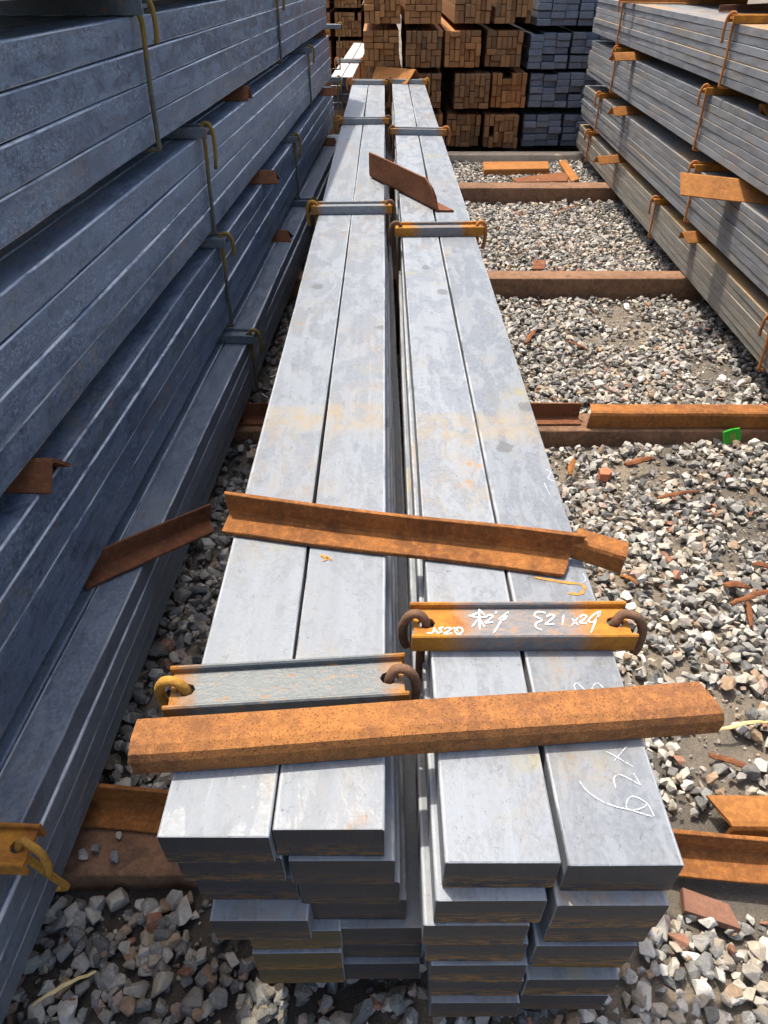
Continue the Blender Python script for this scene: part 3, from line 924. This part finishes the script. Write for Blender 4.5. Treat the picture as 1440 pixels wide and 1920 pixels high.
# angles lying on the sleepers
angle_between('angle_iron', 'rusty angle iron on the near sleeper, running under both middle bundles', (-0.60, 0.668, 0.098), (0.9, 0.545, 0.098), 0.063, 0.055, 0.008, m_rust, 0.0, seed=51, r=0.012, dz=0.0015)
angle_between('angle_iron', 'long rusty angle iron lying ridge up on the sleeper behind the green wrapper', Vector((at(1102, 800, 0.1).x, 1.995, 0.159)), Vector((1.95, 1.985, 0.159)), 0.060, 0.06, 0.007, m_rust, math.pi, seed=52, r=0.012, cut0=(-0.005, 0.01))
angle_between('angle_iron', 'short rusty angle iron open to the camera beside the long one on the sleeper', Vector((-1.0, 2.060, 0.098)), Vector((at(1090, 800, 0.1).x, 2.060, 0.098)), 0.063, 0.05, 0.007, m_rust_dark, 0.0, seed=53, dz=0.0015)

# ------------------------------------------------------------------ back wall of bundles
def bar_end_mesh(name, w, h, L, ch=0.003, seed=0):
    v = []
    rd = random.Random(seed)
    for (y, k) in ((0.0, ch), (ch, 0.0), (L, 0.0)):
        for (sx, sz) in ((-1, -1), (1, -1), (1, 1), (-1, 1)):
            v.append((sx * (w / 2 - k), y, sz * (h / 2 - k)))
    f = [(0, 1, 2, 3), (11, 10, 9, 8)]
    for b in (0, 4):
        f += [(b + i, b + 4 + i, b + 4 + (i + 1) % 4, b + (i + 1) % 4) for i in range(4)]
    return fix_normals(mesh(name, v, f))


CELL = 0.0402
be_h = bar_end_mesh('bar', CELL * 2 - 0.0035, CELL - 0.0025, 3.0)
be_v = bar_end_mesh('bar', CELL - 0.0035, CELL * 2 - 0.0025, 3.0)
be_s = bar_end_mesh('bar', CELL - 0.0015, CELL - 0.0015, 3.0)
for m in (be_h, be_v, be_s):
    m.materials.append(m_backrust)
dull = {}
for m in (be_h, be_v, be_s):
    c = m.copy()
    c.materials.clear()
    c.materials.append(m_backdull)
    dull[m.name] = c
bb = bar_end_mesh('flat_bar', 0.103, 0.0445, 3.0, 0.004)
bb.materials.append(m_backblue)


def rusty_bundle(label, x0, z0, y, nxc, nzc, seed, group):
    rd = random.Random(seed)
    root = empty('bar_bundle', label, 'steel bundle', (x0, y, z0), rd.uniform(-0.01, 0.01), group)
    used = [[False] * nzc for _ in range(nxc)]
    tilt = rd.uniform(-0.04, 0.04)
    use_dull = rd.random() < 0.4
    for k in range(nzc):
        for i in range(nxc):
            if used[i][k]:
                continue
            hor = i + 1 < nxc and not used[i + 1][k]
            ver = k + 1 < nzc
            if hor and ver:
                hor = rd.random() < 0.42
                ver = not hor
            if hor:
                used[i][k] = used[i + 1][k] = True
                me, cx, cz = be_h, i + 1, k + 0.5
            elif ver:
                used[i][k] = used[i][k + 1] = True
                me, cx, cz = be_v, i + 0.5, k + 1
            else:
                used[i][k] = True
                me, cx, cz = be_s, i + 0.5, k + 0.5
            if use_dull:
                me = dull[me.name]
            if rd.random() < 0.012:
                continue
            link('bar', me, None, root, (cx * CELL + cz * CELL * tilt + rd.uniform(-0.0015, 0.0015), rd.uniform(-0.03, 0.02), cz * CELL + rd.uniform(-0.001, 0.001)), (0, 0, rd.uniform(-0.002, 0.002)))
    return root


def blue_bundle(label, x0, z0, y, seed, group):
    rd = random.Random(seed)
    root = empty('bar_bundle', label, 'steel bundle', (x0, y, z0), rd.uniform(-0.01, 0.01), group)
    for j in range(3):
        sh = rd.uniform(-0.004, 0.012)
        for k in range(5):
            link('flat_bar', bb, None, root, (0.0525 + j * 0.1055 + rd.uniform(-0.003, 0.003), rd.uniform(-0.035, 0.02), 0.0225 + k * 0.0465 + (sh if k > 1 else 0)))
    return root


YB = 6.47
rows = [('bottom', 0.115, [('r', 765), ('r', 837), ('r', 908), ('b', 982), ('b', 1057), ('b', 1130)]),
        ('second lowest', 0.405, [('r', 690), ('r', 763), ('r', 852), ('r', 923), ('b', 995), ('b', 1069), ('b', 1145)]),
        ('third lowest', 0.688, [('r', 683), ('r', 760), ('r', 834), ('r', 912), ('b', 994), ('b', 1074), ('b', 1150)]),
        ('top', 0.972, [('r', 683), ('r', 759), ('r', 853), ('r', 930), ('b', 1012), ('b', 1092), ('b', 1170)])]
ordn = ['first', 'second', 'third', 'fourth', 'fifth', 'sixth']
for ri, (rname, z0, items) in enumerate(rows):
    nr = nb = 0
    for ci, (kind, px) in enumerate(items):
        depth = YB * cP + (CAMZ - z0 - 0.12) * sP
        x0 = (px - 720) * depth / FPX
        if kind == 'r':
            rusty_bundle('rusty bundle in the back wall, %s row, %s rusty one from left' % (rname, ordn[nr]), x0, z0, YB + (0.03 * math.sin(ci * 2 + ri)), 7, 6, 500 + ri * 10 + ci, 'rusty bundles of the back wall')
            nr += 1
        else:
            blue_bundle('blue bundle in the back wall, %s row, %s blue one from left' % (rname, ordn[nb]), x0, z0 - 0.015 * (ri in (2, 3)), YB + 0.05, 500 + ri * 10 + ci, 'blue bundles of the back wall')
            nb += 1
# farther rusty stack seen past the left stack
for ri, z0 in enumerate((0.06, 0.345, 0.63, 0.915, 1.19)):
    for ci, x0 in enumerate((-0.98, -0.60, -0.235)):
        rusty_bundle('rusty bundle of the distant pile behind, %s layer, %s column' % (('lowest', 'second lowest', 'middle', 'second highest', 'highest')[ri], ('left', 'middle', 'right')[ci]),
                     x0, z0, 10.2, 8, 6, 600 + ri * 10 + ci, 'bundles of the distant pile')
# pale bundle beyond the far end of the left middle bundle
root = empty('bar_bundle', 'narrow white bar bundle beyond the left middle bundle', 'steel bundle', (-0.435, 6.50, 0.38), R(-1.6), None)
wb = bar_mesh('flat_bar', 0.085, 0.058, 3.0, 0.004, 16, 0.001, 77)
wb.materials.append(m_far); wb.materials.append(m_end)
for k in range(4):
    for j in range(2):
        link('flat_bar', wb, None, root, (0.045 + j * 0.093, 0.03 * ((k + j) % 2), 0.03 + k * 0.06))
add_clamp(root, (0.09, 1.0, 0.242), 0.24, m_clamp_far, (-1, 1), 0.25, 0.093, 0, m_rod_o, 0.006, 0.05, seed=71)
beam('sleeper', 'rusty cross beam under the white bar bundle far behind', -1.1, 0.1, 7.2, 0.0, 0.379, 0.1, m_beam, 8)

# ------------------------------------------------------------------ scrap on the gravel
def slab_piece(name, label, pts, z, th, mat, cat, seed, lean=(0, 0), group=None):
    """flat offcut whose corners lie under the given photo points"""
    rd = random.Random(seed)
    P = [at(px, py, z) for px, py in pts]
    c = sum(P, Vector()) / len(P)
    n = len(P)
    lo, hi, hi2 = [], [], []
    for p in P:
        d = p - c
        dz = d.x * lean[0] + d.y * lean[1]
        lo.append((d.x, d.y, dz - th))
        hi.append((d.x, d.y, dz - th * 0.15))
        hi2.append((d.x * 0.975, d.y * 0.975, dz))
    me = loft(name, [lo, hi, hi2])
    return tag(link(name, me, mat, None, c), label, cat, group)


slab_piece('steel_plate', 'small brown diamond-shaped steel plate beside the near right bundle end', [(1279, 1664), (1366, 1696), (1392, 1742), (1285, 1706)], 0.105, 0.018, m_plate, 'steel plate', 1, (0.05, 0.1))
p0, p1 = at(1368, 1566, 0.085), at(1560, 1570, 0.085)
angle_between('angle_iron', 'rusty ridge-up offcut on the gravel at the right picture edge, near corner', p0 + Vector((0, 0, 0.03)), p1 + Vector((0, 0, 0.03)), 0.036, 0.062, 0.007, m_rust_bright, math.pi, seed=61, cut0=(0.0, -0.03), r=0.012)
slab_piece('steel_plate', 'flat rusty bar leaning against the concrete beam', [(905, 303), (1029, 302), (1030, 316), (908, 318)], 0.11, 0.05, m_rust_bright, 'steel offcut', 2)
slab_piece('steel_plate', 'rusty flat piece lying slanted beside the concrete beam', [(1048, 302), (1060, 298), (1086, 334), (1072, 340)], 0.095, 0.02, m_rust_bright, 'steel offcut', 3)
slab_piece('steel_plate', 'rusty flat piece behind the next to last sleeper', [(960, 334), (1056, 322), (1066, 328), (1064, 339), (970, 341)], 0.09, 0.02, m_rust_dark, 'steel offcut', 4)
slab_piece('steel_plate', 'tiny rusty block standing behind the middle gravel sleeper', [(1000, 487), (1024, 487), (1022, 504), (998, 504)], 0.09, 0.03, m_rust_dark, 'steel offcut', 5)


slab_piece('brick_chip', 'orange-red brick chip on bare soil left below the green wrapper', [(1124, 878), (1140, 876), (1148, 884), (1142, 890), (1126, 889)], GZ + 0.035, 0.03, m_brick, 'brick chip', 6)


def sliver(label, a, b, z, w, mat, seed, cat='rusty sliver', name='rust_sliver', group='rusty slivers on the gravel', lift=0.006):
    rd = random.Random(seed)
    A, B = at(*a, z), at(*b, z)
    d = B - A
    n = Vector((-d.y, d.x, 0)).normalized()
    rings = []
    for i in range(9):
        u = i / 8
        c = d * u + n * rd.uniform(-0.15, 0.15) * w + Vector((0, 0, lift * math.sin(math.pi * u) + rd.uniform(-0.001, 0.001)))
        ww = w * (0.35 + 0.65 * math.sin(math.pi * (0.12 + 0.8 * u))) * rd.uniform(0.8, 1.1)
        rings.append([tuple(c + n * ww / 2 * k + Vector((0, 0, h))) for k, h in ((-1, 0), (1, 0), (1, w * 0.25), (-0.2, w * 0.4), (-1, w * 0.2))])
    return tag(link(name, loft(name, rings), mat, None, A), label, cat, group)


ZG = GZ + 0.022
for i, (lab, a, b, w, m) in enumerate((
        ('long rusty sliver pointing to the right picture edge beside the near clamps', (1370, 1133), (1452, 1106), 0.016, m_rust_dark),
        ('rusty sliver standing upright in photo just under the long one', (1400, 1128), (1408, 1176), 0.014, m_rust_dark),
        ('short thick rusty flake above the long sliver at the right edge', (1356, 1100), (1404, 1102), 0.02, m_rust_dark),
        ('rusty curled flake at the right picture edge above the slivers', (1410, 1058), (1446, 1066), 0.018, m_rust_dark),
        ('thin rusty splinter on bare soil below the speckled angle right end', (1328, 1416), (1412, 1446), 0.014, m_rust_dark),
        ('thin rusty splinter lying flat below the green wrapper', (1232, 935), (1310, 922), 0.014, m_rust_dark),
        ('brown flake on bare soil left of the green wrapper', (1172, 874), (1222, 860), 0.026, m_rust_dark),
        ('small rusty stick beside the pale bundle below the left stub angle', (1068, 892), (1076, 862), 0.02, m_rust),
        ('bent rusty wire piece on the gravel before the third sleeper', (1060, 640), (1105, 658), 0.012, m_rust_dark),
        ('rusty curved flake next to the bundle before the third sleeper', (985, 645), (1004, 620), 0.02, m_rust_dark),
        ('rusty splinter beside the right bundle near the stub end', (1163, 1080), (1196, 1096), 0.012, m_rust),
        ('rusty wire bit on the gravel beyond the third sleeper', (1045, 396), (1092, 385), 0.014, m_rust_dark))):
    sliver(lab, a, b, ZG + 0.008, w, m, 700 + i)
sliver('pale dry straw lying by the right end of the speckled angle', (1340, 1372), (1446, 1354), GZ + 0.045, 0.009, m_straw, 720, 'straw', 'dry_straw', 'dry straws', 0.01)
sliver('thin dry straw on the shaded gravel at the lower left', (60, 1886), (180, 1822), GZ + 0.04, 0.006, m_straw, 721, 'straw', 'dry_straw', 'dry straws', 0.01)

# green wrapper leaning on the sleeper
gw = empty('wrapper', 'small green wrapper leaning against the rusty sleeper', 'wrapper', (at(1368, 836, 0.055).x, 1.940, 0.074))
gw.scale = (0.85, 0.85, 0.85)
gw.rotation_euler = (R(-14), R(-13), R(6))
rings = []
nseg = 8
for (dy, k) in ((0.0, 0.94), (0.002, 1.0), (0.008, 1.0), (0.010, 0.94)):
    base = [(-0.034, 0.0), (0.0, -0.004), (0.034, 0.0), (0.037, 0.025), (0.032, 0.055), (0.0, 0.058), (-0.034, 0.054), (-0.037, 0.028)]
    rings.append([(x * k + 0.001 * math.sin(i * 2.1), dy + 0.0022 * math.sin(i * 1.7 + x * 60), 0.028 + (z - 0.028) * k) for i, (x, z) in enumerate(base)])
link('pouch', loft('pouch', rings), m_green, gw)
v, f = [], []
for k, (x, z0, z1) in enumerate(((-0.010, 0.018, 0.042), (-0.004, 0.012, 0.046), (0.002, 0.014, 0.040), (0.008, 0.016, 0.044), (-0.006, 0.006, 0.009), (0.004, 0.006, 0.009))):
    b = len(v)
    w = 0.0012 if z1 - z0 > 0.01 else 0.004
    v += [(x - w, -0.0032, z0), (x + w, -0.0032, z0), (x + w, -0.0032, z1), (x - w, -0.0032, z1)]
    f.append((b, b + 1, b + 2, b + 3))
link('print', mesh('print', v, f), m_gold, gw)

# ------------------------------------------------------------------ gravel
def hull_stone(seed):
    rd = random.Random(seed)
    bm = bmesh.new()
    ax = (rd.uniform(0.8, 1.25), rd.uniform(0.6, 0.95), rd.uniform(0.45, 0.75))
    for _ in range(rd.randint(11, 15)):
        p = Vector((rd.gauss(0, 1), rd.gauss(0, 1), rd.gauss(0, 1))).normalized() * rd.uniform(0.85, 1.05)
        bm.verts.new((p.x * ax[0] * 0.5, p.y * ax[1] * 0.5, p.z * ax[2] * 0.5))
    r = bmesh.ops.convex_hull(bm, input=bm.verts)
    bmesh.ops.delete(bm, geom=[g for g in r['geom_interior'] if isinstance(g, bmesh.types.BMVert)], context='VERTS')
    big = rd.random() < 2
    if big:
        bmesh.ops.bevel(bm, geom=list(bm.edges), offset=0.018, segments=1, affect='EDGES', clamp_overlap=True)
    bmesh.ops.recalc_face_normals(bm, faces=bm.faces)
    me = bpy.data.meshes.new('stone')
    bm.to_mesh(me)
    bm.free()
    return me


def hull_plain(seed):
    rd = random.Random(seed)
    bm = bmesh.new()
    ax = (rd.uniform(0.8, 1.25), rd.uniform(0.6, 0.95), rd.uniform(0.45, 0.8))
    for _ in range(rd.randint(10, 14)):
        p = Vector((rd.gauss(0, 1), rd.gauss(0, 1), rd.gauss(0, 1))).normalized() * rd.uniform(0.85, 1.05)
        bm.verts.new((p.x * ax[0] * 0.5, p.y * ax[1] * 0.5, p.z * ax[2] * 0.5))
    r = bmesh.ops.convex_hull(bm, input=bm.verts)
    bmesh.ops.delete(bm, geom=[g for g in r['geom_interior'] if isinstance(g, bmesh.types.BMVert)], context='VERTS')
    bmesh.ops.recalc_face_normals(bm, faces=bm.faces)
    bmesh.ops.triangulate(bm, faces=bm.faces)
    bm.verts.index_update()
    V = np.array([v.co for v in bm.verts])
    F = np.array([[v.index for v in f.verts] for f in bm.faces])
    bm.free()
    return V, F


big_stones = [hull_stone(900 + i) for i in range(18)]
for m in big_stones:
    m.materials.append(m_stone)
hulls = [hull_plain(950 + i) for i in range(24)]
PAL = [((0.50, 0.46, 0.385), 0.20), ((0.62, 0.585, 0.52), 0.11), ((0.42, 0.36, 0.275), 0.15), ((0.33, 0.315, 0.285), 0.22), ((0.24, 0.235, 0.22), 0.15), ((0.15, 0.148, 0.14), 0.08), ((0.36, 0.25, 0.16), 0.04), ((0.36, 0.175, 0.11), 0.018), ((0.45, 0.33, 0.265), 0.03)]
pal = np.array([p[0] for p in PAL])
pw = np.array([p[1] for p in PAL])
pw = pw / pw.sum()

SOIL = [(at(1230, 880, GZ), 0.17, 0.09), (at(1170, 600, GZ), 0.13, 0.22), (at(1330, 1420, GZ), 0.13, 0.06), (at(1290, 560, GZ), 0.12, 0.25), (at(1390, 930, GZ), 0.08, 0.05), (at(1150, 640, GZ), 0.2, 0.10),
        (at(1420, 1000, GZ), 0.10, 0.05), (at(1370, 1330, GZ), 0.12, 0.04), (at(1340, 700, GZ), 0.14, 0.14), (at(970, 372, GZ), 0.2, 0.12), (at(420, 1750, GZ), 0.07, 0.05), (at(1050, 870, GZ), 0.08, 0.1)]


def soil_mask(x, y):
    m = np.zeros_like(x)
    for c, a, b in SOIL:
        m = np.maximum(m, np.exp(-((x - c.x) / a) ** 2 - ((y - c.y) / b) ** 2))
    return m + 0.12 * np.sin(x * 17 + y * 9) * np.sin(y * 13 - x * 5)


def gz_np(x, y):
    return GZ + 0.012 * np.sin(x * 2.1 + 0.4) * np.sin(y * 1.7 + 1.1) + 0.008 * np.sin(x * 5.3 + y * 3.9) + 0.03 * np.exp(-((x - 0.42) / 0.16) ** 2 - ((y - 0.38) / 0.35) ** 2)


X, Y, S, K = [], [], [], []
for (x0, x1, y0, y1, dens, smin, smax) in ((0.12, 1.75, -0.15, 6.30, 3600, 0.013, 0.050), (-0.75, 0.12, -0.15, 1.7, 3200, 0.014, 0.054), (-0.75, -0.1, 1.7, 7.0, 1300, 0.02, 0.05), (-1.6, 0.2, 7.0, 10.0, 300, 0.025, 0.045),
                                           (0.2, 1.7, 0.2, 4.0, 2600, 0.005, 0.014), (-0.65, 0.2, -0.1, 1.5, 2600, 0.005, 0.014)):
    n = int((x1 - x0) * (y1 - y0) * dens)
    X.append(rng.uniform(x0, x1, n))
    Y.append(rng.uniform(y0, y1, n))
    S.append(smin + (smax - smin) * rng.beta(1.6, 2.4, n))
    K.append(np.full(n, 1 if smax < 0.02 else 0))
X, Y, S, K = map(np.concatenate, (X, Y, S, K))
m = soil_mask(X, Y)
keep = np.where(K == 1, rng.random(len(X)) < 0.25 + m, rng.random(len(X)) > np.clip(m * 1.75 - 0.36, 0, 0.93))
# keep off the sleepers
for (ys, hw) in ((0.575, 0.07), (2.037, 0.085), (3.30, 0.07), (5.02, 0.09), (6.24, 0.08)):
    on = (np.abs(Y - ys) < hw) & (X > (-1.3 if ys < 6 else 0.1)) & ((X < 0.40) if ys == 0.575 else True)
    keep &= ~on
keep &= ~((X > 0.34) & (X < 0.72) & (Y > 0.47) & (Y < 0.64))
X, Y, S, K = X[keep], Y[keep], S[keep], K[keep]
layer = rng.random(len(X))
Z = gz_np(X, Y) + np.where(K == 1, S * 0.15, S * 0.1 + 0.020 * layer)
ci = rng.choice(len(PAL), len(X), p=pw)
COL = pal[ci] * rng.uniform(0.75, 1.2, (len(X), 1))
damp_shade = np.exp(-((X + 0.28) / 0.24) ** 2 - ((Y - 0.36) / 0.20) ** 2) + 0.25 * np.sin(X * 31) * np.sin(Y * 27)  # damp stones, with the shade at the front left also put into their colour
COL *= (1 - 0.5 * np.clip(damp_shade, 0, 1))[:, None] ** 1.0
ANG = rng.uniform(0, 2 * np.pi, (len(X), 3))
ANG[:, :2] = rng.normal(0, 0.45, (len(X), 2))
VAR = rng.integers(0, len(hulls), len(X))

# the stones that show largest become objects of their own
depth = Y * cP + (CAMZ - Z) * sP
PX = 720 + FPX * X / np.maximum(depth, 0.05)
PY = 960 + FPX * ((CAMZ - Z) * cP - Y * sP) / np.maximum(depth, 0.05)
vis = (PX > 5) & (PX < 1435) & (PY > 20) & (PY < 1915) & (depth > 0.2)
vis &= ~((X > -0.27) & (X < 0.335) & (Y > 0.30))
vis &= ~((X < -0.56))
# hidden behind the bundles' near ends
frontY = Y + (0.30 - Y) * 0
hid = (PX > 470) & (PX < 1125) & (PY < 1850)
hid |= (PX > 280) & (PX < 1290) & (PY < 1650)
vis &= ~hid
score = np.where(vis & (K == 0), S * FPX / depth * (0.6 + 0.6 * layer), 0)
top = np.argsort(-score)[:300]
single = np.zeros(len(X), bool)
single[top] = True
for i in top:
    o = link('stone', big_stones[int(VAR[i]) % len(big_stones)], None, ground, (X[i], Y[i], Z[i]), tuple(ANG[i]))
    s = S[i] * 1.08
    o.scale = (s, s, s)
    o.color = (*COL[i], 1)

for (px, py, sz, col, k) in ((157, 1600, 0.034, (0.42, 0.40, 0.36), 3), (215, 1606, 0.026, (0.22, 0.22, 0.215), 5), (223, 1566, 0.016, (0.45, 0.40, 0.32), 8), (178, 1592, 0.03, (0.17, 0.175, 0.18), 9)):
    p = at(px, py, 0.105)
    o = link('stone', big_stones[k], None, ground, p, (0.2, 0.1, k))
    o.scale = (sz, sz, sz)
    o.color = (*col, 1)
vs, fs, cs, base = [], [], [], 0
idx_all = np.arange(len(X))
for k, (V, F) in enumerate(hulls):
    idx = idx_all[(VAR == k) & ~single]
    n = len(idx)
    if not n:
        continue
    a, b, g = ANG[idx, 0], ANG[idx, 1], ANG[idx, 2]
    ca, sa, cb, sb, cg, sg = np.cos(a), np.sin(a), np.cos(b), np.sin(b), np.cos(g), np.sin(g)
    Rm = np.empty((n, 3, 3))
    Rm[:, 0, 0] = cg * cb; Rm[:, 0, 1] = cg * sb * sa - sg * ca; Rm[:, 0, 2] = cg * sb * ca + sg * sa
    Rm[:, 1, 0] = sg * cb; Rm[:, 1, 1] = sg * sb * sa + cg * ca; Rm[:, 1, 2] = sg * sb * ca - cg * sa
    Rm[:, 2, 0] = -sb; Rm[:, 2, 1] = cb * sa; Rm[:, 2, 2] = cb * ca
    P = np.einsum('nij,vj->nvi', Rm, V) * S[idx][:, None, None] + np.stack([X[idx], Y[idx], Z[idx]], 1)[:, None, :]
    vs.append(P.reshape(-1, 3))
    fs.append((F[None] + (base + np.arange(n) * len(V))[:, None, None]).reshape(-1, 3))
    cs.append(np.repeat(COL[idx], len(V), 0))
    base += n * len(V)
vs, fs, cs = map(np.concatenate, (vs, fs, cs))
me = bpy.data.meshes.new('gravel')
me.vertices.add(len(vs))
me.vertices.foreach_set('co', vs.ravel().astype(np.float32))
me.loops.add(len(fs) * 3)
me.loops.foreach_set('vertex_index', fs.ravel().astype(np.int32))
me.polygons.add(len(fs))
me.polygons.foreach_set('loop_start', (np.arange(len(fs)) * 3).astype(np.int32))
at_c = me.attributes.new('tint', 'FLOAT_COLOR', 'POINT')
at_c.data.foreach_set('color', np.concatenate([cs, np.ones((len(cs), 1))], 1).ravel().astype(np.float32))
me.polygons.foreach_set('use_smooth', np.zeros(len(fs), bool))
me.update(calc_edges=True)
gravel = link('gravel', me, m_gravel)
gravel['kind'] = 'stuff'
gravel['label'] = 'loose grey and cream crushed stone covering the ground'
print('gravel stones', len(X), 'tris', len(fs))
